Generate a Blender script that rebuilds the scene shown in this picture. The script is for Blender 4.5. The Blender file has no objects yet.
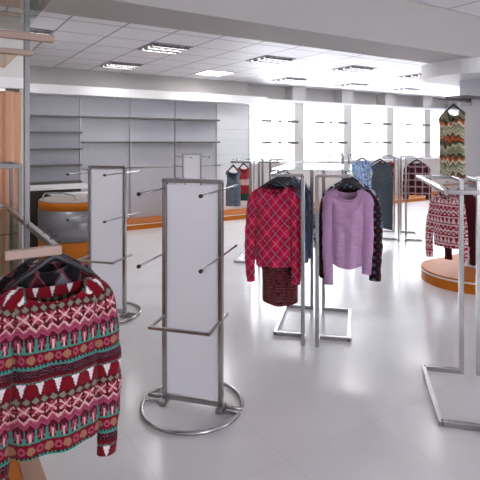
import bpy, bmesh, math, random
from mathutils import Vector, Matrix, noise
random.seed(7)
PI = math.pi
S = bpy.context.scene
COL = S.collection
TH = math.radians(32.5)
CT, ST = math.cos(TH), math.sin(TH)

# ------------------------------------------------------------------ camera, world, light
cd = bpy.data.cameras.new('camera'); cam = bpy.data.objects.new('camera', cd); COL.objects.link(cam)
cam.location = (0, 0, 1.6); cam.rotation_euler = (PI/2, 0, 0)
cd.sensor_width = 36; cd.lens = 36*490/480; cd.shift_y = -99/480; cd.clip_end = 200
S.camera = cam
S.view_settings.view_transform = 'Standard'; S.view_settings.look = 'None'
S.view_settings.gamma = 1; S.view_settings.use_curve_mapping = False
S.view_settings.exposure = 0.6
wd = bpy.data.worlds.new('sky'); S.world = wd; wd.use_nodes = True
wd.node_tree.nodes['Background'].inputs[0].default_value = (0.93, 0.93, 1.0, 1)
wd.node_tree.nodes['Background'].inputs[1].default_value = 10.5

def W(s, t, z=0.0):
    return Vector((CT*s - ST*t, ST*s + CT*t, z))

def area(name, loc, rot, sx, sy, power, color=(1, 1, 1), portal=False):
    l = bpy.data.lights.new(name, 'AREA'); l.shape = 'RECTANGLE'; l.size = sx; l.size_y = sy
    l.energy = power; l.color = color
    if portal: l.cycles.is_portal = True
    o = bpy.data.objects.new(name, l); COL.objects.link(o); o.location = loc; o.rotation_euler = rot
    return o

CZ = 2.9                         # ceiling height
BT = 9.07                        # room-facing plane of the back wall (t)
WS = [(6.05, 7.31), (7.585, 8.895), (9.18, 10.5), (10.78, 12.1), (12.38, 13.7)]
WZ0, WZ1 = 1.11, 2.52
for i, (a, b) in enumerate(WS):
    area('window_daylight', W((a+b)/2, BT+0.20, (WZ0+WZ1)/2), (PI/2, 0, TH), b-a, WZ1-WZ0, 1, portal=True)
LAMPS = [(s, t) for t in (6.335, 8.165, 4.505) for s in (0.96, 2.79, 4.62, 6.45, 8.28, 10.11)]
LAMP_W = 5.0
for s, t in LAMPS:
    area('ceiling_lamp_light', W(s, t, CZ-0.06), (0, 0, TH), 0.5, 0.5, LAMP_W, (1, 0.97, 0.95))
FILL_WS = [(0.4, 1.8), (6.0, 7.4)]; NZ0, NZ1 = 0.6, 2.3      # windows added in the unseen wall behind the camera, for front fill light
for a, b in FILL_WS:
    area('window_daylight', W((a+b)/2, -3.19, (NZ0+NZ1)/2), (PI/2, 0, TH+PI), b-a, NZ1-NZ0, 1, portal=True)  # daylight entering by the added fill windows

# ------------------------------------------------------------------ materials
def mat(name, color, rough=0.5, metal=0.0, spec=0.5, bump=0.0, bscale=60, var=0.0, vscale=5, coat=0):
    m = bpy.data.materials.new(name); m.use_nodes = True
    nt = m.node_tree; b = nt.nodes['Principled BSDF']
    b.inputs['Base Color'].default_value = (*color, 1); b.inputs['Roughness'].default_value = rough
    b.inputs['Metallic'].default_value = metal; b.inputs['Specular IOR Level'].default_value = spec
    b.inputs['Coat Weight'].default_value = coat
    tc = nt.nodes.new('ShaderNodeTexCoord')
    if var:
        n = nt.nodes.new('ShaderNodeTexNoise'); n.inputs['Scale'].default_value = vscale; n.inputs['Detail'].default_value = 4
        nt.links.new(tc.outputs['Object'], n.inputs['Vector'])
        r = nt.nodes.new('ShaderNodeMix'); r.data_type = 'RGBA'
        r.inputs[6].default_value = (*[c*(1-var) for c in color], 1); r.inputs[7].default_value = (*[min(1, c*(1+var)) for c in color], 1)
        nt.links.new(n.outputs['Fac'], r.inputs[0]); nt.links.new(r.outputs[2], b.inputs['Base Color'])
    if bump:
        n = nt.nodes.new('ShaderNodeTexNoise'); n.inputs['Scale'].default_value = bscale; n.inputs['Detail'].default_value = 3
        nt.links.new(tc.outputs['Object'], n.inputs['Vector'])
        bp = nt.nodes.new('ShaderNodeBump'); bp.inputs['Strength'].default_value = bump; bp.inputs['Distance'].default_value = 0.01
        nt.links.new(n.outputs['Fac'], bp.inputs['Height']); nt.links.new(bp.outputs[0], b.inputs['Normal'])
    return m

def glass(name, tint, refl=1.0, rough=0.02, haze=0.0, hcol=(1, 1, 1)):
    m = bpy.data.materials.new(name); m.use_nodes = True; nt = m.node_tree
    nt.nodes.remove(nt.nodes['Principled BSDF']); out = nt.nodes['Material Output']
    tr = nt.nodes.new('ShaderNodeBsdfTransparent'); tr.inputs[0].default_value = (*tint, 1)
    gl = nt.nodes.new('ShaderNodeBsdfGlossy'); gl.inputs['Roughness'].default_value = rough; gl.inputs[0].default_value = (refl, refl, refl, 1)
    fr = nt.nodes.new('ShaderNodeFresnel'); fr.inputs[0].default_value = 1.5
    mx = nt.nodes.new('ShaderNodeMixShader')
    base = tr.outputs[0]
    if haze:
        df = nt.nodes.new('ShaderNodeBsdfDiffuse'); df.inputs[0].default_value = (*hcol, 1)
        tl = nt.nodes.new('ShaderNodeBsdfTranslucent'); tl.inputs[0].default_value = (*hcol, 1)
        m1 = nt.nodes.new('ShaderNodeMixShader'); m1.inputs[0].default_value = 0.58
        nt.links.new(df.outputs[0], m1.inputs[1]); nt.links.new(tl.outputs[0], m1.inputs[2])
        m2 = nt.nodes.new('ShaderNodeMixShader'); m2.inputs[0].default_value = haze
        nt.links.new(tr.outputs[0], m2.inputs[1]); nt.links.new(m1.outputs[0], m2.inputs[2]); base = m2.outputs[0]
    ge = nt.nodes.new('ShaderNodeNewGeometry'); inv = nt.nodes.new('ShaderNodeMath'); inv.operation = 'SUBTRACT'; inv.inputs[0].default_value = 1
    mu = nt.nodes.new('ShaderNodeMath'); mu.operation = 'MULTIPLY'
    nt.links.new(ge.outputs['Backfacing'], inv.inputs[1]); nt.links.new(inv.outputs[0], mu.inputs[1]); nt.links.new(fr.outputs[0], mu.inputs[0])
    nt.links.new(mu.outputs[0], mx.inputs[0]); nt.links.new(base, mx.inputs[1]); nt.links.new(gl.outputs[0], mx.inputs[2])
    nt.links.new(mx.outputs[0], out.inputs[0])
    return m

def emis(name, color, k):
    m = bpy.data.materials.new(name); m.use_nodes = True; nt = m.node_tree
    b = nt.nodes['Principled BSDF']; b.inputs['Base Color'].default_value = (0.8, 0.8, 0.8, 1)
    b.inputs['Emission Color'].default_value = (*color, 1); b.inputs['Emission Strength'].default_value = k
    return m

def grid_mat(name, base, line, ts, tt, os_, ot, lw, rough, var=0.0, vscale=3, bumpline=0.0, spec=0.5, speck=0):
    """tiles in object x/y with joint lines"""
    m = mat(name, base, rough, spec=spec); nt = m.node_tree; b = nt.nodes['Principled BSDF']
    tc = nt.nodes.new('ShaderNodeTexCoord'); sp = nt.nodes.new('ShaderNodeSeparateXYZ'); nt.links.new(tc.outputs['Object'], sp.inputs[0])
    def M(op, a, bb):
        n = nt.nodes.new('ShaderNodeMath'); n.operation = op
        for i, v in enumerate((a, bb)):
            if v is None: continue
            if isinstance(v, (int, float)): n.inputs[i].default_value = v
            else: nt.links.new(v, n.inputs[i])
        return n.outputs[0]
    outs = []
    for ax, ts_, o_ in ((0, ts, os_), (1, tt, ot)):
        v = M('SUBTRACT', sp.outputs[ax], o_); v = M('DIVIDE', v, ts_)
        f = M('SUBTRACT', v, M('FLOOR', v, None)); f = M('ABSOLUTE', M('SUBTRACT', f, 0.5), None)
        outs.append(M('GREATER_THAN', f, 0.5-lw/ts_/2))
    ln = M('MAXIMUM', outs[0], outs[1])
    n = nt.nodes.new('ShaderNodeTexNoise'); n.inputs['Scale'].default_value = vscale; n.inputs['Detail'].default_value = 6
    nt.links.new(tc.outputs['Object'], n.inputs['Vector'])
    r = nt.nodes.new('ShaderNodeMix'); r.data_type = 'RGBA'
    r.inputs[6].default_value = (*[c*(1-var) for c in base], 1); r.inputs[7].default_value = (*[min(1, c*(1+var)) for c in base], 1)
    nt.links.new(n.outputs['Fac'], r.inputs[0])
    q = nt.nodes.new('ShaderNodeMix'); q.data_type = 'RGBA'; nt.links.new(ln, q.inputs[0])
    nt.links.new(r.outputs[2], q.inputs[6]); q.inputs[7].default_value = (*line, 1)
    nt.links.new(q.outputs[2], b.inputs['Base Color'])
    if speck:
        n2 = nt.nodes.new('ShaderNodeTexNoise'); n2.inputs['Scale'].default_value = speck; n2.inputs['Detail'].default_value = 2
        nt.links.new(tc.outputs['Object'], n2.inputs['Vector'])
        bp = nt.nodes.new('ShaderNodeBump'); bp.inputs['Strength'].default_value = 0.15; bp.inputs['Distance'].default_value = 0.004
        nt.links.new(n2.outputs['Fac'], bp.inputs['Height']); nt.links.new(bp.outputs[0], b.inputs['Normal'])
    return m

def cloth(name, bump=0.5, rough=0.9, scale=450):
    """fabric coloured by the knitted or woven pattern stored per stitch"""
    m = mat(name, (0.5, 0.5, 0.5), rough, spec=0.15); nt = m.node_tree; b = nt.nodes['Principled BSDF']
    at = nt.nodes.new('ShaderNodeVertexColor'); at.layer_name = 'stitch'
    nt.links.new(at.outputs['Color'], b.inputs['Base Color'])
    b.inputs['Sheen Weight'].default_value = 0.15
    tc = nt.nodes.new('ShaderNodeTexCoord'); n = nt.nodes.new('ShaderNodeTexNoise'); n.inputs['Scale'].default_value = scale
    nt.links.new(tc.outputs['Object'], n.inputs['Vector'])
    bp = nt.nodes.new('ShaderNodeBump'); bp.inputs['Strength'].default_value = bump; bp.inputs['Distance'].default_value = 0.003
    nt.links.new(n.outputs['Fac'], bp.inputs['Height']); nt.links.new(bp.outputs[0], b.inputs['Normal'])
    return m

M = {}
M['wall'] = mat('painted_plaster', (0.66, 0.645, 0.63), 0.8, bump=0.1, bscale=40)
M['beige'] = mat('beige_plaster', (0.52, 0.50, 0.485), 0.8, bump=0.1, bscale=40)
M['beam'] = mat('beam_paint', (0.44, 0.42, 0.41), 0.85, bump=0.15, bscale=30)
M['white'] = mat('white_paint', (0.80, 0.80, 0.82), 0.45)
M['lowwall'] = mat('grey_wall_paint', (0.62, 0.61, 0.66), 0.6)
M['floor'] = grid_mat('polished_floor_tile', (0.73, 0.715, 0.72), (0.66, 0.65, 0.65), 0.61, 0.61, 0.3, 0.12, 0.005, 0.17, 0.09, 2.6)
M['ceil'] = grid_mat('ceiling_tile', (0.76, 0.76, 0.79), (0.30, 0.30, 0.32), 0.61, 0.61, 1.265, 6.03, 0.022, 0.55, 0.02, 4, speck=60)
M['chrome'] = mat('brushed_steel', (0.43, 0.42, 0.425), 0.25, 1.0)
M['darkchrome'] = mat('dark_steel', (0.37, 0.36, 0.365), 0.28, 1.0)
M['warmsteel'] = mat('warm_steel', (0.34, 0.23, 0.19), 0.45, 0.2)
M['greysteel'] = mat('grey_steel', (0.20, 0.195, 0.20), 0.45, 0.4)
M['knob'] = mat('black_plastic', (0.02, 0.02, 0.022), 0.4)
M['hanger'] = mat('black_hanger_plastic', (0.018, 0.018, 0.022), 0.38)
M['glass'] = glass('clear_shelf_glass', (0.90, 0.95, 0.94))
M['greenglass'] = glass('green_tinted_glass', (0.76, 0.83, 0.81))
M['pane'] = glass('window_pane', (0.97, 0.98, 0.99))
M['frost'] = glass('frosted_panel', (0.95, 0.96, 0.98), 0.6, 0.15, 0.85, (0.92, 0.92, 0.96))
M['orange'] = mat('orange_laminate', (0.50, 0.14, 0.008), 0.42, spec=.2, var=0.12, vscale=6)
M['edge'] = mat('pale_edge_strip', (0.72, 0.66, 0.60), 0.35)
M['rim'] = mat('tan_rim', (0.44, 0.25, 0.17), 0.4)
M['panel'] = mat('grey_laminate_panel', (0.47, 0.48, 0.53), 0.3, var=0.04, vscale=2)
M['gloss'] = mat('white_gloss_panel', (0.70, 0.70, 0.73), 0.08, var=0.03)
M['shelf'] = mat('grey_shelf', (0.11, 0.095, 0.095), 0.4)
M['metalband'] = mat('brushed_metal_band', (0.27, 0.275, 0.30), 0.33, 0.8, var=0.2, vscale=3)
M['dark'] = mat('dark_wood', (0.03, 0.018, 0.012), 0.5)
M['curtain'] = mat('salmon_curtain', (0.66, 0.36, 0.24), 0.75, bump=0.2, bscale=120)
M['cloth'] = cloth('patterned_fabric')
M['knit'] = cloth('chunky_knit', 0.9, 0.95, 260)
M['louvre'] = mat('louvre_aluminium', (0.25, 0.25, 0.26), 0.35, 0.8)
M['lamp'] = emis('lamp_tube', (1, 0.98, 0.95), 0.9)
M['lampon'] = emis('lit_diffuser', (1, 0.99, 0.97), 9.0)
M['screw'] = M['darkchrome']

# ------------------------------------------------------------------ mesh helpers
class MB:
    def __init__(self): self.bm = bmesh.new()
    def box(self, x0, x1, y0, y1, z0, z1, bev=0.0):
        vs = [self.bm.verts.new(p) for p in ((x0,y0,z0),(x1,y0,z0),(x1,y1,z0),(x0,y1,z0),(x0,y0,z1),(x1,y0,z1),(x1,y1,z1),(x0,y1,z1))]
        fs = [self.bm.faces.new([vs[i] for i in f]) for f in ((0,3,2,1),(4,5,6,7),(0,1,5,4),(1,2,6,5),(2,3,7,6),(3,0,4,7))]
        if bev:
            es = list({e for f in fs for e in f.edges})
            bmesh.ops.bevel(self.bm, geom=es, offset=bev, segments=2, affect='EDGES', profile=0.5)
        return self
    def bar(self, p0, p1, w, h=None, up=(0,0,1), bev=0.003):
        """rectangular tube from p0 to p1"""
        h = h or w
        p0, p1 = Vector(p0), Vector(p1); d = (p1-p0).normalized(); up = Vector(up)
        if abs(d.dot(up)) > 0.99: up = Vector((0,1,0))
        a = d.cross(up).normalized(); b = a.cross(d)
        vs = []
        for p in (p0, p1):
            for i, j in ((-1,-1),(1,-1),(1,1),(-1,1)): vs.append(self.bm.verts.new(p + a*(i*w/2) + b*(j*h/2)))
        fs = [self.bm.faces.new([vs[i] for i in f]) for f in ((0,1,2,3),(7,6,5,4),(1,0,4,5),(2,1,5,6),(3,2,6,7),(0,3,7,4))]
        if bev:
            es = list({e for f in fs for e in f.edges})
            bmesh.ops.bevel(self.bm, geom=es, offset=bev, segments=2, affect='EDGES', profile=0.5)
        return self
    def tube(self, pts, r, n=10, closed=False, cap=True, radii=None):
        pts = [Vector(p) for p in pts]; rings = []; N = len(pts); prev = None
        for i, p in enumerate(pts):
            if closed: d = pts[(i+1) % N]-pts[i-1]
            else: d = pts[min(i+1, N-1)]-pts[max(i-1, 0)]
            d.normalize()
            if prev is None:
                up = Vector((0,0,1)) if abs(d.z) < 0.9 else Vector((0,1,0)); a = d.cross(up).normalized()
            else:
                a = (prev - d*prev.dot(d)).normalized()
            prev = a; b = d.cross(a); rr = radii[i] if radii else r
            rings.append([self.bm.verts.new(p + a*math.cos(2*PI*k/n)*rr + b*math.sin(2*PI*k/n)*rr) for k in range(n)])
        for i in range(N if closed else N-1):
            A, B = rings[i], rings[(i+1) % N]
            for k in range(n):
                f = self.bm.faces.new((A[k], A[(k+1)%n], B[(k+1)%n], B[k])); f.smooth = True
        if cap and not closed:
            self.bm.faces.new(rings[0][::-1]); self.bm.faces.new(rings[-1])
        return self
    def cyl(self, c, r, z0, z1, n=48, r1=None):
        r1 = r1 or r
        A = [self.bm.verts.new((c[0]+math.cos(2*PI*k/n)*r, c[1]+math.sin(2*PI*k/n)*r, z0)) for k in range(n)]
        B = [self.bm.verts.new((c[0]+math.cos(2*PI*k/n)*r1, c[1]+math.sin(2*PI*k/n)*r1, z1)) for k in range(n)]
        for k in range(n):
            f = self.bm.faces.new((A[k], A[(k+1)%n], B[(k+1)%n], B[k])); f.smooth = True
        self.bm.faces.new(A[::-1]); self.bm.faces.new(B); return self
    def prism(self, outline, z0, z1):
        A = [self.bm.verts.new((x, y, z0)) for x, y in outline]; B = [self.bm.verts.new((x, y, z1)) for x, y in outline]; n = len(A)
        for k in range(n): self.bm.faces.new((A[k], A[(k+1)%n], B[(k+1)%n], B[k]))
        self.bm.faces.new(A[::-1]); self.bm.faces.new(B); return self
    def build(self, name, m, parent=None, room=False):
        bmesh.ops.recalc_face_normals(self.bm, faces=self.bm.faces)
        me = bpy.data.meshes.new(name); self.bm.to_mesh(me); self.bm.free()
        me.materials.append(m); o = bpy.data.objects.new(name, me); COL.objects.link(o)
        if parent: o.parent = parent
        elif room: o.rotation_euler.z = TH
        return o

def tag(o, label=None, cat=None, group=None, kind=None):
    if label: o['label'] = label
    if cat: o['category'] = cat
    if group: o['group'] = group
    if kind: o['kind'] = kind
    return o
def thing(name, label, cat, loc=(0,0,0), rz=0.0, group=None):
    o = bpy.data.objects.new(name, None); o.empty_display_size = 0.1; COL.objects.link(o)
    o.location = loc; o.rotation_euler = (0, 0, rz); return tag(o, label, cat, group)
def struct(name, mb, m): return tag(mb.build(name, m, room=True), kind='structure')
def copy_tree(o, parent=None):
    c = o.copy(); COL.objects.link(c)
    if parent is not None: c.parent = parent
    for ch in list(o.children): copy_tree(ch, c)
    return c

# ------------------------------------------------------------------ structure (object x = s along the back wall, y = t towards it)
S0, S1, T0 = -1.6, 15.0, -3.0
struct('floor', MB().box(S0-.2, S1+.2, T0-.2, BT+.5, -0.1, 0), M['floor'])
struct('ceiling', MB().box(S0-.2, S1+.2, T0-.2, BT+.5, CZ, CZ+0.1), M['ceil'])
struct('wall_left', MB().box(S0-.2, S0, T0-.2, BT+.5, 0, CZ), M['wall'])
struct('wall_right', MB().box(S1, S1+.2, T0-.2, BT+.5, 0, CZ), M['wall'])
mb = MB().box(S0, S1, T0-.2, T0, 0, NZ0).box(S0, S1, T0-.2, T0, NZ1, CZ)  # near wall, with openings added to let fill light in
for a, b in zip([S0] + [w[1] for w in FILL_WS], [w[0] for w in FILL_WS] + [S1]): mb.box(a, b, T0-.2, T0, NZ0, NZ1)
struct('wall_near', mb, M['wall'])
for i, (a, b) in enumerate(FILL_WS):
    f = MB()
    for x0, x1, z0, z1 in ((a, a+.03, NZ0, NZ1), (b-.03, b, NZ0, NZ1), (a, b, NZ0, NZ0+.03), (a, b, NZ1-.03, NZ1)): f.box(x0, x1, T0-.12, T0-.07, z0, z1, .004)
    struct('window_%d' % (i+6), f, M['white'])  # frame of an added fill window, out of view
struct('wall_back', MB().box(S0, 5.98, BT, BT+.5, 0, CZ), M['beige'])
mb = MB().box(5.98, S1, BT, BT+.18, 0, WZ0).box(5.98, S1, BT, BT+.18, WZ1, WZ1+.05).box(5.98, S1, BT+.30, BT+.5, WZ1+.05, CZ).box(5.98, S1, BT+.18, BT+.30, WZ1+.03, WZ1+.05)
for a, b in zip([5.98] + [w[1] for w in WS], [w[0] for w in WS] + [S1]):
    mb.box(a, b, BT, BT+.18, WZ0, WZ1)
    if a > 6: mb.box(a-.06, b+.06, BT, BT+.31, WZ1+.05, CZ)
struct('wall_window', mb, M['beige'])
struct('trim_1', MB().box(5.98, S1, BT-.06, BT+.10, WZ0-.03, WZ0+0.012, 0.006), M['white'])
struct('trim_2', MB().box(S0, 6.25, BT-.36, BT-.003, 2.40, 2.56, 0.008), M['white'])      # white lighting valance over the shelving
struct('trim_3', MB().box(6.25, S1, BT-.03, BT+0.02, 2.50, 2.56, 0.006), M['white'])
struct('beam', MB().box(S0, S1, 2.98, 3.49, 2.47, CZ), M['beam']).name = 'trim_4'
for i, (a, b) in enumerate(WS):
    f = MB()
    for x0, x1, z0, z1 in ((a, a+.03, WZ0, WZ1), (b-.03, b, WZ0, WZ1), (a, b, WZ0+.012, WZ0+.06), (a, b, WZ1-.05, WZ1)):
        f.box(x0, x1, BT+.06, BT+.11, z0, z1, 0.004)
    w = struct('window_%d' % (i+1), f, M['white'])
    MB().box(a+.05, b-.05, BT+.082, BT+.088, WZ0+.06, WZ1-.05).build('window_pane', M['pane'], w)
# column carrying the beam, with round soffit ring
FS = 5.29
struct('column', MB().box(FS, FS+1.4, 2.98, 3.49, 0, 2.47, 0.012), mat('column_paint', (0.72, 0.73, 0.80), 0.35)).name = 'trim_5'
def stadium(cs, ct, r, ext, n=24):
    o = [(cs + r*math.cos(PI/2 + PI*k/n), ct + r*math.sin(PI/2 + PI*k/n)) for k in range(n+1)]
    return o + [(cs+ext, ct-r), (cs+ext, ct+r)]
PC, PTc, PR = 5.24, 3.30, 0.54
struct('soffit', MB().prism(stadium(PC, PTc, PR, 2.4), 2.31, 2.47), M['white']).name = 'trim_6'

# ------------------------------------------------------------------ ceiling lights
def make_lamp(lit):
    r = thing('ceiling_light', '', 'ceiling light')
    f = MB()
    for x0, x1, y0, y1 in ((-.29,.29,-.29,-.265), (-.29,.29,.265,.29), (-.29,-.265,-.265,.265), (.265,.29,-.265,.265)): f.box(x0, x1, y0, y1, -.012, -.001, .002)
    f.build('frame', M['louvre'] if not lit else M['white'], r)
    if lit: MB().box(-.265, .265, -.265, .265, -.008, -.002).build('diffuser', M['lampon'], r)
    else:
        l = MB()
        for k in range(-2, 3):
            l.box(k*.106-.005, k*.106+.005, -.265, .265, -.034, -.004); l.box(-.265, .265, k*.106-.005, k*.106+.005, -.034, -.004)
        l.build('louvre', M['louvre'], r)
        for y in (-.18, 0, .18): MB().tube([(-.25, y, -.020), (.25, y, -.020)], .017, 8).build('tube', M['lamp'], r)
    return r
pl = make_lamp(False); used = False
names = {6.335: 'row just past the beam', 8.165: 'row nearest the windows', 4.505: 'row hidden by the beam'}
vis = {(0.96, 6.335): 'square louvred ceiling light at far left above the wide steel arms',
       (2.79, 6.335): 'square louvred ceiling light above the left display stand, first after the beam',
       (4.62, 6.335): 'square louvred ceiling light above the central clothes rack, just past the beam',
       (6.45, 6.335): 'square louvred ceiling light above the grey dress, next to the round soffit',
       (2.79, 8.165): 'dim louvred ceiling light close to the shelving wall, left of the glowing one',
       (6.45, 8.165): 'dim louvred ceiling light above the first wall pier between windows',
       (8.28, 8.165): 'dim louvred ceiling light above the second pier between windows',
       (10.11, 8.165): 'farthest dim louvred ceiling light, near the right end of the windows',
       (8.28, 6.335): 'louvred ceiling light beside the white round soffit at right'}
for s, t in LAMPS:
    if (s, t) == (4.62, 8.165):
        o = make_lamp(True); o['label'] = 'brightly glowing square ceiling light in front of the grey shelving wall'
    elif (s, t) in vis:
        o = copy_tree(pl) if used else pl; used = True; o['label'] = vis[(s, t)]
        o['group'] = 'louvred ceiling lights'
    else: continue
    o.location = W(s, t, CZ); o.rotation_euler.z = TH

# ------------------------------------------------------------------ platforms
def platform(name, label, outline, h, room=True):
    r = thing(name, label, 'platform', (0, 0, 0), TH)
    MB().prism(outline, 0.0, h-.035).build('base', M['orange'], r)
    c = (sum(p[0] for p in outline)/len(outline), sum(p[1] for p in outline)/len(outline))
    big = [(p[0] + (0.006 if p[0] > c[0] else -.006), p[1] + (.006 if p[1] > c[1] else -.006)) for p in outline]
    MB().prism(big, h-.035, h-.018).build('edge_strip', M['edge'], r)
    MB().prism(outline, h-.018, h).build('top', M['orange'], r)
    return r
platform('display_platform', 'long low orange platform running along the grey shelving and window wall', [(S0+.02, BT-.62), (14.5, BT-.62), (14.5, BT-.004), (S0+.02, BT-.004)], 0.12)
st = stadium(PC, PTc, PR, 0.05)[:-2]
ol = stadium(PC, PTc, PR, 2.4)
platform('display_platform', 'low orange platform with a rounded end around the grey column at right', ol, 0.14)
r = thing('display_platform', 'dark orange platform corner under the patterned sweater at bottom left', 'platform', (0,0,0), TH)
MB().box(-1.5, 0.35, 1.35, 4.2, 0, .12, .004).build('top', M['orange'], r)
MB().box(0.352, 0.44, 1.35, 4.2, 0, .118, .004).build('rim', M['rim'], r)

# ------------------------------------------------------------------ back wall shelving
bays = [('leftmost grey shelf bay with five shelves, beside the salmon curtain', 1.39, (2.03, 1.75, 1.455, 1.17, .88)),
        ('grey shelf bay with two shelves and a rail, right of the five-shelf bay', 2.33, (2.03, 1.575)),
        ('grey shelf bay between the two display stands, with two shelves and a rail', 3.27, (2.03, 1.575)),
        ('rightmost grey shelf bay, next to the glossy white panel', 4.21, (2.03, 1.575)),
        ('grey shelf bay mostly hidden behind the salmon curtain', .45, (2.03, 1.75, 1.455, 1.17, .88))]
for lab, s, zs in bays:
    r = thing('shelf_bay', lab, 'shelving', W(s, BT-.004), TH, 'grey shelving along the back wall')
    MB().box(.012, .928, -.02, 0, .122, 2.395).build('back_panel', M['panel'], r)
    MB().box(-.010, .010, -.045, 0, .122, 2.395, .002).build('upright', M['darkchrome'], r)
    for z in zs:
        MB().box(.014, .926, -.24, -.021, z-.016, z+.016, .003).build('shelf', M['shelf'], r)
    if len(zs) == 2:
        f = MB().tube([(.02, -.28, 1.10), (.92, -.28, 1.10)], .014, 8)
        for x in (.03, .91): f.bar((x, -.02, 1.10), (x, -.28, 1.10), .02)
        f.build('hanging_rail', M['darkchrome'], r)
r = thing('glossy_wall_panel', 'glossy white wall panel between the grey shelving and first window', 'wall panel', W(5.17, BT-.004), TH)
MB().box(0, .80, -.03, 0, .122, 2.395, .004).build('panel', M['gloss'], r)
for z in (.75, 1.3, 1.85): MB().box(0, .80, -.032, -.0305, z-.004, z+.004).build('joint', M['panel'], r)
for z in (1.62, 1.12): MB().box(.02, .78, -.22, -.033, z-.005, z+.005, .002).build('shelf', M['glass'], r)

# shelves in front of the windows
lbls = ['first', 'second', 'third', 'fourth']
where = ['first window, above the left far rack', 'second window, behind the central rack', 'third window, above the blue top', 'fourth window, left of the zigzag dress']
for i, (a, b) in enumerate(WS[:4]):
    r = thing('window_shelf_unit', 'slim glass shelves with dark edge clips across the ' + where[i], 'shelf', W(a, BT-.10, .121), TH, 'glass shelves in front of the windows')
    L = b-a
    if i == 0: MB().bar((.03, 0, 0), (.03, 0, 2.26), .02).build('upright', M['chrome'], r)
    for z in (2.05, 1.57):
        MB().box(-.0, L+.26, -.24, .094, z-.124, z-.114).build('shelf', M['glass'], r)
        for x0, x1 in ((.05, .34), (.50, .60), (.76, 1.08)):
            MB().box(x0, x1, -.262, -.242, z-.160, z-.104, .002).build('edge_clip', M['shelf'], r)

# ------------------------------------------------------------------ display stands
def make_stand():
    r = thing('display_stand', '', 'display stand')
    w = .18
    for s in (-1, 1):
        MB().bar((s*w, 0, .012), (s*w, 0, 1.36), .026, .034, up=(0,1,0)).build('post', M['chrome'], r)
    MB().bar((-w-.013, 0, 1.36), (w+.013, 0, 1.36), .034, .026).build('top_bar', M['darkchrome'], r)
    MB().bar((-w, 0, .045), (w, 0, .045), .03, .03).build('bottom_bar', M['darkchrome'], r)
    MB().box(-w+.016, w-.016, -.004, .004, .065, 1.335).build('panel', M['frost'], r)
    # base: two half rings with straight returns to the posts
    for sg in (-1, 1):
        R = .30; pts = []
        y0 = sg*.028; a0 = math.asin(.028/R)
        pts.append((-w+.0, y0, .018))
        pts.append((-.25, y0, .018))
        for k in range(25):
            a = PI - a0 - (PI-2*a0)*k/24
            pts.append((R*math.cos(a), sg*R*math.sin(a), .018))
        pts.append((.25, y0, .018)); pts.append((w, y0, .018))
        MB().tube(pts, .0125, 10).build('base_ring', M['chrome'], r)
    for x in (-w, w): MB().box(x-.02, x+.02, -.05, .05, .006, .034, .004).build('foot_clamp', M['darkchrome'], r)
    for z in (1.31, .915):
        for s in (-1, 1):
            x = s*w
            p = MB().tube([(x, -.33, z), (x, .31, z)], .0062, 10).build('prong', M['chrome'], r)
            MB().tube([(x, -.345, z), (x, -.328, z)], .011, 12).build('end_knob', M['knob'], p)
            MB().tube([(x, .305, z), (x, .318, z)], .009, 12).build('end_knob', M['chrome'], p)
    z = .535
    f = MB().bar((-w, .13, z), (-w, -.21, z), .016).bar((w, .13, z), (w, -.21, z), .016).bar((-w-.008, -.21, z), (w+.008, -.21, z), .018)
    f.build('shelf_bracket', M['darkchrome'], r)
    return r
YAW = -math.radians(16)
s0 = make_stand()
s0.location = (-.286, 2.95, 0); s0.rotation_euler.z = YAW
s0['label'] = 'nearest display stand, frosted white panel in steel frame on a round steel base'; s0['group'] = 'frosted panel display stands'
s1_ = copy_tree(s0); s1_.location = (-1.226, 4.52, 0); s1_['label'] = 'second frosted panel stand with steel prongs, behind the snowflake sweater shoulder'
s2_ = copy_tree(s0); s2_.location = (-.885, 9.02, 0); s2_.rotation_euler.z = TH; s2_['label'] = 'farthest small frosted panel stand, standing against the grey shelving wall'

# ------------------------------------------------------------------ racks
RZ = -math.radians(13)
def make_rack(shelf=True):
    r = thing('garment_rack', '', 'clothes rack', group='twin steel garment racks')
    P, O, T = .055, .30, .03
    ZT = 1.33
    for s in (-1, 1):
        for y in (-.49, .36):
            MB().bar((s*P, y, .0), (s*P, y, ZT), T, T, up=(0,1,0)).build('post', M['chrome'], r)
        f = MB(); z = .016
        f.bar((s*P, .36, z), (s*O, .36, z), T).bar((s*O, .375, z), (s*O, -.345, z), T).bar((s*O, -.33, z), (s*P, -.33, z), T).bar((s*P, -.33, z), (s*P, -.49, z), T)
        f.build('base_frame', M['chrome'], r)
        g = MB(); z = ZT
        g.bar((s*P, -.49, z), (s*O, -.49, z), T, .024).bar((s*O, -.505, z), (s*O, .655, z), T, .024).bar((s*O, .64, z), (s*P, .64, z), T, .024).bar((s*P, .64, z), (s*P, .36, z), T, .024)
        g.build('hanging_rail', M['chrome'], r)
    if shelf:
        for s in (-1, 1):
            for y in (-.35, .5): MB().tube([(s*.27, y, ZT+.010), (s*.27, y, ZT+.035)], .010, 10).build('shelf_stud', M['chrome'], r)
        MB().box(-.31, .31, -.44, .60, ZT+.036, ZT+.046, .002).build('glass_shelf', M['glass'], r)
    return r
def place(r, x, y, lab, rz=RZ):
    r.location = (x, y, 0); r.rotation_euler.z = rz; r['label'] = lab; return r
rackA = place(make_rack(), .656, 4.30, 'central twin steel rack holding the red plaid and lilac sweaters')
rackB = place(make_rack(False), 1.496, 3.01, 'nearest steel rack at the right edge, empty, with wide floor base')
rackC = place(copy_tree(rackA), .298, 6.70, 'steel rack behind the red plaid sweater, holding the grey tank top')
rackD = place(copy_tree(rackA), 2.68, 8.24, 'far steel rack holding the long grey dress and dark plaid shirt')
rackE = place(copy_tree(rackA), 2.02, 9.35, 'farthest steel rack behind the lilac sweater, holding the blue top')

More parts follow.
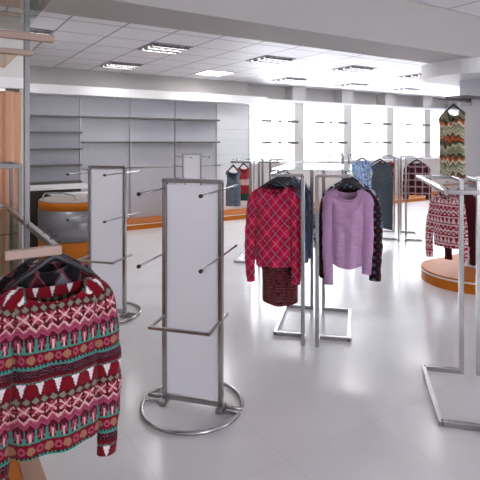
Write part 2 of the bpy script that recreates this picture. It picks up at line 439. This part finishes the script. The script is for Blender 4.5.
# ------------------------------------------------------------------ garments
def srgb(h):
    c = [int(h[i:i+2], 16)/255 for i in (0, 2, 4)]
    return tuple((v/12.92 if v <= .04045 else ((v+.055)/1.055)**2.4) for v in c)
CR, PK, WH, TL, TN, BK, GG, LP, MN = map(srgb, ('780619', 'a64868', 'e6dade', '428a80', '9c6c54', '170d12', '7c8070', 'dcb0ae', '560a1a'))
def fairisle(x, z):
    """knitted bands; x and z in metres, repeating every 0.372 m down and 0.066 m across"""
    st_ = .0036
    x = round(x/st_)*st_; z = round(z/st_)*st_
    P = .066; fx = (x/P) % 1.0; hx = abs(fx-.5)*2          # 1 at the edges, 0 in the middle
    v = (-z) % .345
    if v < .058:                                          # white wedges between crimson domes
        k = v/.058
        if hx > .48 + .52*k and k > .10: return WH
        if k < .10: return BK if int(x/st_) % 2 else TL
        return BK if (hx > .40+.52*k) else CR
    v -= .058
    if v < .030:
        k = abs(v/.030-.5)*2; d = abs(((x/(P/2)) % 1)-.5)*2
        return GG if d + k < .85 else MN
    v -= .030
    if v < .040:
        k = abs(v/.040-.5)*2; d = abs(((x/(P*.75)) % 1)-.5)*2
        if abs(d-k) < .2 and d < .85: return LP
        if d < .13 or k < .13: return PK
        return BK if d > .9 else CR
    v -= .040
    zz = .020*abs(((x/(P*.62)) % 1)-.5)*2
    if v < .054:
        q = v - zz
        if q < 0: return MN
        if q < .008: return LP
        if q < .016: return PK
        if q < .024: return srgb('8e3550')
        if q < .032: return PK
        return MN
    v -= .054
    if v < .052:
        d = abs(((x/(P*.62)) % 1)-.5)*2; k = v/.052
        if k > .87: return TL
        if d > .86 - .22*(k > .5): return TL
        if abs(d - (.25+.3*k)) < .14 and k < .6: return PK
        if d < .15 and .2 < k: return LP
        return BK if k < .12 else MN
    v -= .052
    if v < .050:
        d = abs(((x/P) % 1)-.5)*2; k = abs(v/.050-.5)*2
        e = 1-d
        if math.hypot(d*1.25, k) < .62 and (d < .18 or k < .22 or abs(d*1.2-k) < .2 or math.hypot(d, k) > .5): return TN
        if .22 < math.hypot(e*1.3, k*.8) < .48: return PK
        return CR if k < .85 else MN
    v -= .050
    if v < .014: return TL if (v > .006 or int(x/st_/2) % 2) else BK
    v -= .014
    if v < .030:
        a = int(x/st_) ; b = int(v/st_)
        return PK if (a % 4 == 0 and b % 3 == 1) or (a % 4 == 2 and b % 3 == 0) else BK
    return MN if (v-.03) < .011 else CR
def mix(a, b, k): return tuple(a[i]*(1-k)+b[i]*k for i in range(3))
def hsh(x, z, s=1.0): return noise.noise(Vector((x*s, z*s, 3.7)))
def redplaid(x, z):
    base = srgb('cc1848'); a = (x+z*.85)/.14; b = (x-z*.85)/.14
    fa, fb = a % 1, b % 1
    c = base
    if fa < .42: c = mix(c, srgb('7d1230'), .5)
    if fb < .42: c = mix(c, srgb('7d1230'), .5)
    if abs(fa-.7) < .03: c = mix(c, srgb('b898a8'), .42)
    if abs(fb-.7) < .03: c = mix(c, srgb('b898a8'), .42)
    if abs(fa-.2) < .035 or abs(fb-.2) < .035: c = mix(c, srgb('8a8aa0'), .5)
    return mix(c, base, .15*(hsh(x, z, 60)+.5))
def tweed(x, z):
    v = (z/.026) % 1; u = (x/.018) % 1
    c = srgb('3a0f1c')
    if v < .28: c = srgb('1b1016')
    elif v < .5 and u < .5: c = srgb('a04a52')
    elif v > .8 and u > .6: c = srgb('8c7a72')
    elif v > .6: c = srgb('6e1524')
    return c
def lilac(x, z):
    k = .5+.5*hsh(x, z*5, 26); r_ = .5+.5*hsh(x*2, z, 120)
    return mix(srgb('a47aa6'), srgb('d0a8cc'), min(1, max(0, .25+.5*k+.35*(r_-.3))))
def argyle(x, z):
    a = (x/.10) % 1; b = (z/.15) % 1
    d = abs(a-.5)*2+abs(b-.5)*2; n_ = int(math.floor(x/.10)+math.floor(z/.15)) % 2
    la = abs(((x/.10+z/.15) % 1)-.5); lb = abs(((x/.10-z/.15) % 1)-.5)
    if la < .035 or lb < .035: return srgb('8c4a50')
    if d < .9: return srgb('78848c') if n_ else srgb('4a1420')
    return srgb('17171d')
def argyle2(x, z):
    a = (x/.075) % 1; b = (z/.06) % 1; d = abs(a-.5)*2+abs(b-.5)*2
    return srgb('625e6a') if d < .6 else (srgb('521522') if d > 1.45 else srgb('1c141c'))
def redwhite(x, z):
    v = (-z/.21) % 1; P = .046; d = abs(((x/P) % 1)-.5)*2
    R_, W_ = srgb('96132e'), srgb('d9c3c8')
    if v < .06: return W_
    if v < .34: return W_ if d < (v-.06)/.28*.8 + .1 else R_
    if v < .40: return R_
    if v < .46: return W_
    if v < .62: return W_ if d > .55 and int(v*50) % 2 else R_
    if v < .70: return W_ if d < .4 else R_
    if v < .74: return W_
    if v < .92: return R_ if abs(d-(v-.74)/.18) < .35 else W_
    return R_
def zigzag(x, z):
    q = z + .040*abs(((x/.065) % 1)-.5)*2 + .05*hsh(x, z, 7) + .02*hsh(x, z, 18)
    cs = ['7c7a5a', 'a9a287', '4f5040', 'b4532a', 'c8bfa6', '5c4632', '8b8a66', 'd2cdb8', '3c3a34', 'c0602f', '6e8078', 'a39a76']
    i = int(math.floor(q/.0135)) % 31
    seq = [0,1,6,7,0,2,8,5,3,9,3,5,8,4,1,0,7,10,1,6,2,4,7,3,9,5,8,2,11,10,6]
    return srgb(cs[seq[i]])
def denim(x, z): return mix(srgb('42547a'), srgb('7088b0'), .5+.5*hsh(x, z, 30))
def floral(x, z):
    k = hsh(x, z, 38); return srgb('c9c9d6') if k > .22 else (srgb('5a6a94') if k < -.3 else srgb('232a40'))
def bluefl(x, z):
    k = hsh(x, z, 45); return srgb('b8cce8') if k > .1 else (srgb('54709e') if k < -.25 else srgb('86a6d0'))
def greyk(x, z): return mix(srgb('3e464e'), srgb('565e66'), .5+.5*hsh(x, z, 50))
def slate(x, z): return mix(srgb('5c6676'), srgb('78828f'), .5+.5*hsh(x, z, 40))
def plaid(x, z):
    a = (x/.11) % 1; b = (z/.11) % 1; c = srgb('6a1522')
    if a < .5: c = mix(c, srgb('14141c'), .65)
    if b < .5: c = mix(c, srgb('14141c'), .65)
    if abs(a-.75) < .08 or abs(b-.75) < .08: c = mix(c, srgb('d8c8cc'), .4)
    return c
def maroon(x, z): return mix(srgb('3e0d1a'), srgb('561424'), .5+.5*hsh(x, z, 30))
def redgreen(x, z):
    k = (-z) ; return srgb('b03a40') if k < .14 else (srgb('d8b0a8') if k < .22 else (srgb('9c2a34') if k < .34 else srgb('2a4a34')))
def rosered(x, z): return srgb('b04858') if hsh(x, z, 22) > 0 else srgb('7c2230')

def sm(a, b, x):
    k = min(1, max(0, (x-a)/(b-a))); return k*k*(3-2*k)

HANG = {}
def hanger(loc, rz, label, sc=.9):
    if not HANG:
        r = thing('clothes_hanger', '', 'hanger')
        # shoulders: a tapering bowed bar
        f = MB(); n = 16; rings = []
        for i in range(n+1):
            u = -1+2*i/n; x = u*.195; z = -.064 - .112*abs(u)**1.1
            y = .018*u*u; h = .017*(1-.5*abs(u)); th = .007+.007*(abs(u))
            rings.append([f.bm.verts.new((x, y+th*math.cos(a), z+h*math.sin(a))) for a in [2*PI*k/10 for k in range(10)]])
        for i in range(n):
            for k in range(10):
                q = f.bm.faces.new((rings[i][k], rings[i][(k+1)%10], rings[i+1][(k+1)%10], rings[i+1][k])); q.smooth = True
        f.bm.faces.new(rings[0]); f.bm.faces.new(rings[-1][::-1])
        f.build('shoulder_bar', M['hanger'], r)
        h = [(0, 0, -.060), (0, 0, -.040)]
        for k in range(11):
            a = -PI/2 + k*math.radians(250)/10
            h.append((.0 + .021*math.cos(a)*1.0, 0, -.005+.021*math.sin(a)))
        MB().tube(h, .0026, 8).build('hook', M['hanger'], r)
        HANG['p'] = r; o = r
    else: o = copy_tree(HANG['p'])
    o.location = loc; o.rotation_euler.z = rz; o['label'] = label; o.scale = (sc, 1, 1)
    HANG['sc'] = sc
    return o

def garment(name, label, cat, loc, rz, fn, wsh=.20, wch=.185, whem=.18, L=.6, neckw=.085, neckd=.07, sleeve=.7, armhole=0, hemc=0.0,
            res=.006, thick=.055, m='cloth', seed=1, zoff=0.0, sr=.062, cuffr=.044, flare=.045, group=None, collar=True, fold=.006, slen2=None, sleeves=(-1, 1)):
    """garment on a hanger; local x = width, front faces -y, z = 0 at the rail"""
    r = thing(name, label, cat, loc, rz, group)
    hs = .195*HANG.get('sc', .9)
    zn = -.056-.112*(neckw/hs)**1.1 + zoff; zs = -.056-.112*min(1, (wsh-.012)/hs)**1.1 + zoff
    nu = max(10, int(2*wsh/res)); nv = max(12, int(L/res))
    def front(sgn):
        rows = []
        for j in range(nv+1):
            v = j/nv; row = []
            for i in range(nu+1):
                u = -1+2*i/nu
                vz = v*L
                w = wsh + (wch-wsh)*sm(.02, .16, vz) + (whem-wch)*sm(.25, 1.0, v)
                if armhole: w = wsh*(1-armhole*math.sin(PI*min(1, vz/.20))*.45) + (whem-wsh)*sm(.1, .8, v)
                x = u*w
                ax = abs(u)*wsh
                if ax < neckw:
                    dep = neckd if sgn < 0 else neckd*.5
                    zt = zn - dep*math.sqrt(max(0, 1-(ax/neckw)**2))
                else:
                    zt = zn + (zs-zn)*((ax-neckw)/max(.001, wsh-neckw))**1.1
                zh = zs - L - hemc*(1-u*u)
                z = zt*(1-v) + zh*v
                prof = max(0, 1-abs(u)**2.6)**.5
                T = thick*sm(0, .18, v)*.8 + (.020 if ax < neckw else .020*max(0, 1-(ax-neckw)/(wsh-neckw)*.4))
                if ax < neckw: T += .022*(1-(ax/neckw)**2)*(1-sm(0, .15, v))
                y = sgn*T*prof
                y += prof*(fold*(.3+v)*math.sin(u*7.5+seed+v*1.5) + fold*1.1*hsh(x+seed, z*.6, 8) + fold*.5*math.sin((x*1.3+z)*38+seed)*math.exp(-((v-.35)/.3)**2))
                x += .006*hsh(z+seed, seed*3.1, 7)*sm(.2, 1, v)
                row.append((x, y, z))
            rows.append(row)
        return rows
    bm = bmesh.new(); cl = bm.verts.layers.float_color.new('stitch')
    F = front(-1); B = front(1)
    def addv(p):
        q = bm.verts.new(p); c = fn(p[0], p[2]-zs); q[cl] = (*c, 1); return q
    VF = [[addv(p) for p in row] for row in F]
    VB = []
    for j, row in enumerate(B):
        r_ = []
        for i, p in enumerate(row):
            if i in (0, nu): r_.append(VF[j][i])
            else: r_.append(addv(p))
        VB.append(r_)
    for G in (VF, VB):
        for j in range(nv):
            for i in range(nu):
                f = bm.faces.new((G[j][i], G[j][i+1], G[j+1][i+1], G[j+1][i])); f.smooth = True
    bmesh.ops.recalc_face_normals(bm, faces=bm.faces)
    me = bpy.data.meshes.new('body'); bm.to_mesh(me); bm.free(); me.materials.append(M[m])
    o = bpy.data.objects.new('body', me); COL.objects.link(o); o.parent = r
    if sleeve:
        for sd in sleeves:
            SL = sleeve if sd < 0 or slen2 is None else slen2
            cp = [(wsh-.075, zs-.045), (wsh-.035, zs-.052), (wsh-.012, zs-.085), (wsh-.006+flare*.3, zs-.16), (wsh-.006+flare*.7, zs-.30),
                  (wsh-.010+flare, zs-SL*.62), (wsh-.014+flare*1.05, zs-SL*.85), (wsh-.018+flare, zs-SL)]
            cr = [.052, .058, .064, sr, sr*.95, (sr+cuffr)/2*1.02, cuffr*1.05, cuffr]
            if SL < .3:
                cp = [(wsh-.075, zs-.045), (wsh-.035, zs-.052), (wsh-.005, zs-.075), (wsh+.02, zs-.10), (wsh+.032, zs-.13), (wsh+.038, zs-SL)]
                cr = [.052, .058, .062, .06, .06, .058]
            # densify
            pts = []; n = len(cp)
            def cat_(a, b, c, d, k): return .5*((2*b)+(-a+c)*k+(2*a-5*b+4*c-d)*k*k+(-a+3*b-3*c+d)*k**3)
            for i in range(n-1):
                A, B_, C_, D_ = cp[max(0, i-1)], cp[i], cp[i+1], cp[min(n-1, i+2)]
                seg = max(2, int(math.dist(B_, C_)/res))
                for q in range(seg):
                    k = q/seg
                    pts.append((cat_(A[0], B_[0], C_[0], D_[0], k), cat_(A[1], B_[1], C_[1], D_[1], k), cr[i]*(1-k)+cr[i+1]*k))
            pts.append((*cp[-1], cr[-1]))
            nr = max(14, int(2*PI*sr/res)); bm = bmesh.new(); cl = bm.verts.layers.float_color.new('stitch'); rings = []; acc = 0
            for i, (px, pz, rr) in enumerate(pts):
                a = pts[max(0, i-1)]; b = pts[min(len(pts)-1, i+1)]
                tx, tz = b[0]-a[0], b[1]-a[1]; l_ = math.hypot(tx, tz); tx /= l_; tz /= l_
                if i: acc += math.dist(pts[i-1][:2], pts[i][:2])
                nx, nz = -tz, tx                     # outward/up normal in the xz plane
                ring = []
                for k in range(nr):
                    ph = 2*PI*k/nr; c_, s_ = math.cos(ph), math.sin(ph)
                    wr = 1 + .10*hsh(acc*1.0+seed+sd, c_*.1+s_*.06, 11) + .05*math.sin(acc*55+s_*2+seed*sd)*sm(.15, .3, acc)*(1 if s_ < .2 else .3)
                    flat = .62 if acc > .1 else .55+.07*acc/.1
                    x = px + nx*c_*rr*wr; z = pz + nz*c_*rr*wr; y = s_*rr*flat*wr + (-.012)*sm(.1, .5, acc)
                    q = bm.verts.new((sd*x, y, z)); q[cl] = (*fn(px + c_*rr*1.1 if s_ < 0 else px-c_*rr, -acc + .0), 1)
                    ring.append(q)
                rings.append(ring)
            for i in range(len(rings)-1):
                for k in range(nr):
                    f = bm.faces.new((rings[i][k], rings[i][(k+1)%nr], rings[i+1][(k+1)%nr], rings[i+1][k])); f.smooth = True
            bmesh.ops.recalc_face_normals(bm, faces=bm.faces)
            me = bpy.data.meshes.new('sleeve'); bm.to_mesh(me); bm.free(); me.materials.append(M[m])
            o = bpy.data.objects.new('sleeve', me); COL.objects.link(o); o.parent = r
    if collar:
        bm = bmesh.new(); cl = bm.verts.layers.float_color.new('stitch'); n = 44; rings = []
        for k in range(n):
            a = 2*PI*k/n; x = neckw*math.cos(a); back = math.sin(a) > 0
            q_ = math.sqrt(max(0, 1-(x/neckw)**2)); dep = (neckd*.5 if back else neckd)
            z = zn - dep*q_; y = (1 if back else -1)*(.020+.022*q_)*max(0, 1-abs(x/wsh)**2.6)**.5*q_**.3
            ring = []
            for t_ in range(8):
                b = 2*PI*t_/8; rr = .0075
                d = Vector((x, y*1.5, 0)).normalized()
                p = Vector((x, y, z+.002)) + d*rr*.5*math.cos(b) + Vector((0, 0, 1))*rr*math.sin(b)
                q = bm.verts.new(p); q[cl] = (*mix(fn(x, 0), fn(x+.01, -.02), .5), 1); ring.append(q)
            rings.append(ring)
        for i in range(n):
            for k in range(8):
                f = bm.faces.new((rings[i][k], rings[i][(k+1)%8], rings[(i+1)%n][(k+1)%8], rings[(i+1)%n][k])); f.smooth = True
        bmesh.ops.recalc_face_normals(bm, faces=bm.faces)
        me = bpy.data.meshes.new('neckband'); bm.to_mesh(me); bm.free(); me.materials.append(M[m])
        o = bpy.data.objects.new('neckband', me); COL.objects.link(o); o.parent = r
    return r

def on_rack(rack, lx, ly, z=1.33+.012):
    c, s_ = math.cos(rack.rotation_euler.z), math.sin(rack.rotation_euler.z)
    return (rack.location.x + c*lx - s_*ly, rack.location.y + s_*lx + c*ly, z+.005)

# --- front left gondola (room aligned)
r = thing('display_gondola', 'tall steel display frame at left edge with diagonal hanging rail and arms', 'display frame', (0,0,0), TH)
RZg = 1.185
MB().bar((.407, 2.576, .12), (.407, 2.576, CZ-.001), .026, .026, up=(0,1,0)).build('post', M['greysteel'], r)
MB().box(.37, .445, 2.54, 2.61, CZ-.10, CZ-.002, .01).build('top_bracket', M['chrome'], r)
MB().bar((-.35, 2.576, .12), (-.35, 2.576, 2.3), .03, .03, up=(0,1,0)).build('post', M['chrome'], r)
MB().bar((.42, 1.985, RZg), (.42, 3.47, RZg), .026, .026).bar((.432, 1.985, RZg+.0), (.432, 3.47, RZg), .006, .012).build('hanging_rail', M['chrome'], r)
MB().bar((.437, 1.97, RZg-.004), (.235, 1.97, RZg-.004), .022, .038, bev=.005).build('end_bar', M['warmsteel'], r)
MB().bar((.43, 3.46, RZg), (-.35, 3.46, RZg), .022, .022).bar((-.35, 3.46, RZg), (-.35, 2.576, RZg), .022, .022).build('back_bar', M['chrome'], r)
MB().bar((.527, 2.55, 2.105), (-.6, 2.55, 2.105), .03, .036, bev=.004).build('arm', M['warmsteel'], r)
MB().bar((.43, 2.55, 2.025), (-.6, 2.55, 2.025), .026, .026, bev=.004).build('arm', M['warmsteel'], r)
MB().box(-.6, .39, 1.55, 2.53, 2.125, 2.135, .002).build('glass_shelf', M['greenglass'], r)
MB().box(-.6, .39, 2.60, 3.25, 2.04, 2.05, .002).build('glass_shelf', M['greenglass'], r)

def railp(t, s=.43): p = W(s, t, RZg+.013+.005); return (p.x, p.y, p.z)
hg = railp(2.06); hanger(hg, TH, 'broad black hanger inside the snowflake patterned sweater at bottom left')
garment('sweater', 'red, teal and white snowflake patterned sweater in the left foreground', 'sweater', hg, TH, fairisle, wsh=.185, wch=.175, whem=.175, L=.63, neckw=.145, neckd=.075, zoff=-.012,
        sleeve=.74, res=.0034, thick=.06, seed=2, sr=.062, cuffr=.042, flare=.040, hemc=.01, collar=False)
hg = railp(2.20); hanger(hg, TH, 'black hanger inside the dark argyle sweater at left')
garment('sweater', 'dark argyle sweater with grey and red diamonds behind the snowflake sweater', 'sweater', hg, TH+.05, argyle, wsh=.175, wch=.165, whem=.16, L=.50, neckw=.09, neckd=.05, sleeve=.6, res=.006, seed=5, thick=.045)

# --- central rack, left rail
A = rackA
y = -.42; g = on_rack(A, -.30, y); hanger(g, RZ, 'front black hanger holding the red plaid sweater')
garment('sweater', 'crimson plaid long-sleeved sweater hanging at front of the central rack', 'sweater', g, RZ, redplaid, wsh=.165, wch=.148, whem=.145, L=.60, sleeve=.735, neckw=.10, neckd=.06, seed=3, flare=.035, sr=.050, collar=False, cuffr=.036, m='cloth', res=.005)
y = -.27; g = on_rack(A, -.30, y); hanger(g, RZ, 'black hanger just behind the red plaid sweater')
garment('tunic', 'dark maroon tweed tunic whose hem shows below the red plaid sweater', 'tunic', g, RZ, tweed, wsh=.165, wch=.155, whem=.15, L=.93, sleeve=0, armhole=.6, hemc=.03, seed=4, res=.006).location.x += .03
for k, (yy, fn, nm, lab, L_) in enumerate(((-.12, denim, 'shirt', 'denim blue shirt, first of the blue garments behind the red plaid sweater', .70),
                                     (.06, greyk, 'cardigan', 'slate grey long cardigan showing right of the red plaid sweater', .80),
                                     (.24, denim, 'shirt', 'denim blue shirt, last of the blue garments on the central rack', .66),
                                     (.46, floral, 'blouse', 'navy and white floral blouse at the back of the central rack', .66))):
    g = on_rack(A, -.30, yy); hanger(g, RZ, 'black hanger holding the ' + lab.split(',')[0] + (' nearest the front' if k == 0 else (' farthest back' if k == 2 else '')))
    garment(nm, lab, nm, g, RZ, fn, wsh=.18+.01*(k % 2), wch=.165, whem=.16, L=L_, sleeve=.62, neckw=.08, seed=6+k, res=.009, thick=.035, sr=.05, flare=.05)
# right rail
y = -.40; g = on_rack(A, .285, y); hanger(g, RZ, 'front black hanger holding the lilac sweater')
garment('sweater', 'lilac heather knitted sweater hanging at front right of the central rack', 'sweater', g, RZ, lilac, wsh=.145, wch=.135, whem=.12, L=.57, sleeve=.74, neckw=.105, neckd=.095, seed=8, m='knit', flare=.016, sr=.050, cuffr=.036, hemc=.03, slen2=.64, res=.005)
y = -.27; g = on_rack(A, .30, y); hanger(g, RZ, 'black hanger holding the dark diamond sweater behind the lilac one')
garment('sweater', 'black and grey diamond patterned sweater peeking out behind the lilac sweater', 'sweater', g, RZ, argyle2, wsh=.178, wch=.155, whem=.15, L=.52, sleeve=.70, neckw=.09, seed=9, flare=.035, res=.006)
y = .1; g = on_rack(A, .30, y); hanger(g, RZ, 'black hanger holding the floral blouse between the rack posts')
garment('blouse', 'navy and white floral blouse between the two front posts of the central rack', 'blouse', g, RZ, floral, wsh=.19, wch=.17, whem=.16, L=.55, sleeve=.50, neckw=.08, seed=10, flare=.05, res=.009, thick=.035)

# --- rack C
g = on_rack(rackC, -.30, -.42); hanger(g, RZ, 'black hanger holding the small slate grey tank top', .54)
garment('tank_top', 'slate grey sleeveless top at the front of the second rack', 'top', g, RZ, slate, wsh=.10, wch=.085, whem=.10, L=.44, neckw=.07, neckd=.10, sleeve=.0, armhole=.4, res=.009, seed=11)
g = on_rack(rackC, -.30, .20); hanger(g, RZ, 'black hanger holding the red and green top', .54)
garment('top', 'red and dark green top just left of the red plaid sweater sleeve', 'top', g, RZ, redgreen, wsh=.10, wch=.09, whem=.10, L=.44, neckw=.06, neckd=.09, sleeve=.0, armhole=.4, res=.009, seed=12)

# --- rack D
g = on_rack(rackD, -.30, -.40); hanger(g, RZ, 'black hanger holding the long grey dress')
garment('dress', 'long charcoal grey sleeveless dress on the far rack', 'dress', g, RZ, greyk, wsh=.175, wch=.14, whem=.165, L=1.03, neckw=.07, neckd=.04, sleeve=0, armhole=.3, hemc=-.04, res=.009, seed=13)
g = on_rack(rackD, -.30, .3); hanger(g, RZ, 'black hanger holding the rose red top behind the grey dress')
garment('top', 'rose red top showing right of the long grey dress', 'top', (g[0]+.10, g[1], g[2]), RZ, rosered, wsh=.15, wch=.14, whem=.14, L=.42, neckw=.08, sleeve=0, res=.012, seed=14)
g = on_rack(rackD, .285, .05); hanger(g, RZ, 'dark hanger holding the plaid shirt on the far rack')
garment('shirt', 'dark red and black plaid shirt on the right side of the far rack', 'shirt', g, RZ, plaid, wsh=.165, wch=.155, whem=.165, L=.50, neckw=.07, sleeve=.58, res=.009, seed=15, sr=.05, flare=.03)
# --- rack E
g = on_rack(rackE, .30, -.1); hanger(g, RZ, 'dark hanger holding the light blue floral top')
garment('top', 'light blue floral short-sleeved top beside the long grey dress', 'top', g, RZ, bluefl, wsh=.17, wch=.15, whem=.16, L=.55, neckw=.08, sleeve=.16, res=.009, seed=16)

# --- column rails and their garments
r = thing('wall_rail', 'high steel arm on the grey column holding the zigzag dress', 'rail', (0,0,0), TH)
zr = 2.06
MB().bar((FS-.003, 3.40, zr), (4.78, 3.40, zr), .014, .022).build('arm', M['darkchrome'], r)
MB().box(FS-.012, FS-.001, 3.33, 3.47, zr-.05, zr+.05, .003).build('wall_plate', M['chrome'], r)
MB().box(4.86, FS-.013, 3.12, 3.375, zr+.02, zr+.032, .002).bar((FS-.003, 3.36, zr+.012), (4.86, 3.36, zr+.012), .01, .016).build('glass_shelf', M['shelf'], r)
def colp(s, t, z): p = W(s, t, z); return (p.x, p.y, p.z)
g = colp(5.05, 3.40, zr+.016); hanger(g, TH+PI/2, 'black hanger holding the zigzag dress on the column', .75)
GZ = TH-PI/2
garment('dress', 'olive, orange and cream zigzag striped knit dress hanging high by the column', 'dress', g, GZ, zigzag, wsh=.145, wch=.13, whem=.14, L=.74, neckw=.085, neckd=.15, sleeve=.70, res=.007, seed=17, flare=.0, sr=.040, cuffr=.034, sleeves=(-1,))
r = thing('wall_rail', 'low steel arm on the grey column holding the red and white sweater', 'rail', (0,0,0), TH)
zr2 = 1.12
MB().bar((FS-.003, 3.31, zr2), (4.74, 3.31, zr2), .016, .024).build('arm', M['warmsteel'], r)
MB().box(FS-.012, FS-.001, 3.25, 3.37, zr2-.05, zr2+.05, .003).build('wall_plate', M['chrome'], r)
g = colp(4.82, 3.33, zr2+.017); hanger(g, GZ, 'black hanger holding the red and white sweater at right')
garment('sweater', 'red and white nordic patterned sweater behind the nearest right rack', 'sweater', g, GZ, redwhite, wsh=.16, wch=.155, whem=.155, L=.55, neckw=.09, neckd=.08, sleeve=.70, res=.006, seed=18, flare=.06, sr=.052)
g = colp(5.06, 3.31, zr2+.017); hanger(g, GZ, 'black hanger holding the dark maroon cardigan by the column')
garment('cardigan', 'dark maroon cardigan behind the red and white sweater', 'cardigan', g, GZ, maroon, wsh=.17, wch=.16, whem=.155, L=.55, neckw=.085, sleeve=.74, res=.012, seed=19, flare=.0, sr=.05)

# ------------------------------------------------------------------ round counter, white counter, curtain, glass case
r = thing('round_counter', 'round counter with metal band between orange bands, behind the left stand', 'counter', (-2.17, 6.58, 0))
MB().cyl((0, 0), .50, 0, .335, 64).build('base', M['orange'], r)
MB().cyl((0, 0), .505, .336, .72, 64).build('metal_band', M['metalband'], r)
MB().cyl((0, 0), .50, .721, .82, 64).build('upper_band', M['orange'], r)
MB().cyl((0, 0), .49, .821, .835, 64).build('top', mat('counter_top_laminate', (.45, .38, .33), .2), r)
MB().tube([(-.36, -.28, .836), (-.36, -.28, .90), (-.34, -.27, .925), (-.10, -.28, .925), (.02, -.26, .905), (.06, -.25, .836)], .012, 10).build('rail', M['chrome'], r)
r = thing('counter', 'white topped counter with dark front beside the round counter', 'counter', W(1.55, 7.55), TH)
MB().box(-.45, 0.62, 0, .55, .88, .915, .006).build('top', M['white'], r)
MB().box(-.33, 0.42, .06, .50, .0, .879, .004).build('cabinet', M['dark'], r)
MB().box(-.05, .75, -.16, .10, .80, .83, .005).build('side_shelf', M['white'], r)

f = MB(); n = 90; ln = 1.35
a_ = []; b_ = []
for i in range(n+1):
    x = -ln*i/n; y_ = .03*math.sin(i*.62) + .012*math.sin(i*1.7+1)
    a_.append(f.bm.verts.new((x, y_, .06))); b_.append(f.bm.verts.new((x, y_*.8, 2.10)))
for i in range(n):
    q = f.bm.faces.new((a_[i], a_[i+1], b_[i+1], b_[i])); q.smooth = True
for v_ in list(f.bm.verts): pass
r = thing('curtain', 'pleated salmon pink fitting room curtain at the left edge', 'curtain', W(.80, 5.41), TH)
f.build('cloth', M['curtain'], r).modifiers.new('thickness', 'SOLIDIFY').thickness = .004
struct('fitting', MB().box(S0, .84, 5.38, 5.44, 2.13, 2.24, .004), M['white']).name = 'trim_7'
struct('fitting2', MB().box(S0, .84, 5.44, 5.50, 2.24, CZ, 0), M['wall']).name = 'trim_8'
struct('fitting3', MB().box(.80, .86, 5.50, 6.6, 0, CZ, 0), M['wall']).name = 'trim_9'

r = thing('glass_case', 'green tinted glass display case with steel edges at the left edge', 'display case', (0,0,0), TH)
s_, zt = .512, 1.435
for x, yv in ((s_, 3.5), (s_, 3.9), (-.7, 3.5), (-.7, 3.9)): MB().bar((x, yv, .12), (x, yv, zt), .024, .024, up=(0,1,0)).build('corner_post', M['greysteel'], r)
for p0, p1 in (((s_, 3.5, zt), (-.7, 3.5, zt)), ((s_, 3.9, zt), (-.7, 3.9, zt)), ((s_, 3.5, zt), (s_, 3.9, zt))): MB().bar(p0, p1, .024, .03).build('top_edge', M['greysteel'], r)
MB().box(-.69, s_-.012, 3.497, 3.503, .13, 1.16).build('glass_front', M['greenglass'], r)
MB().box(s_-.003, s_+.003, 3.512, 3.888, .13, 1.16).build('glass_side', M['greenglass'], r)
MB().box(-.69, s_-.012, 3.515, 3.885, .985, .995).build('glass_shelf', M['greenglass'], r)
f = MB()
for k in range(3): f.box(-.02, .30, 3.56, 3.82, .996+k*.022, 1.014+k*.022, .008)
o = f.build('folded_sweater', mat('coral_knit', (0.55, 0.24, 0.18), .9, bump=.4, bscale=200), room=True)
tag(o, 'folded coral sweater on the shelf inside the glass case', 'sweater')
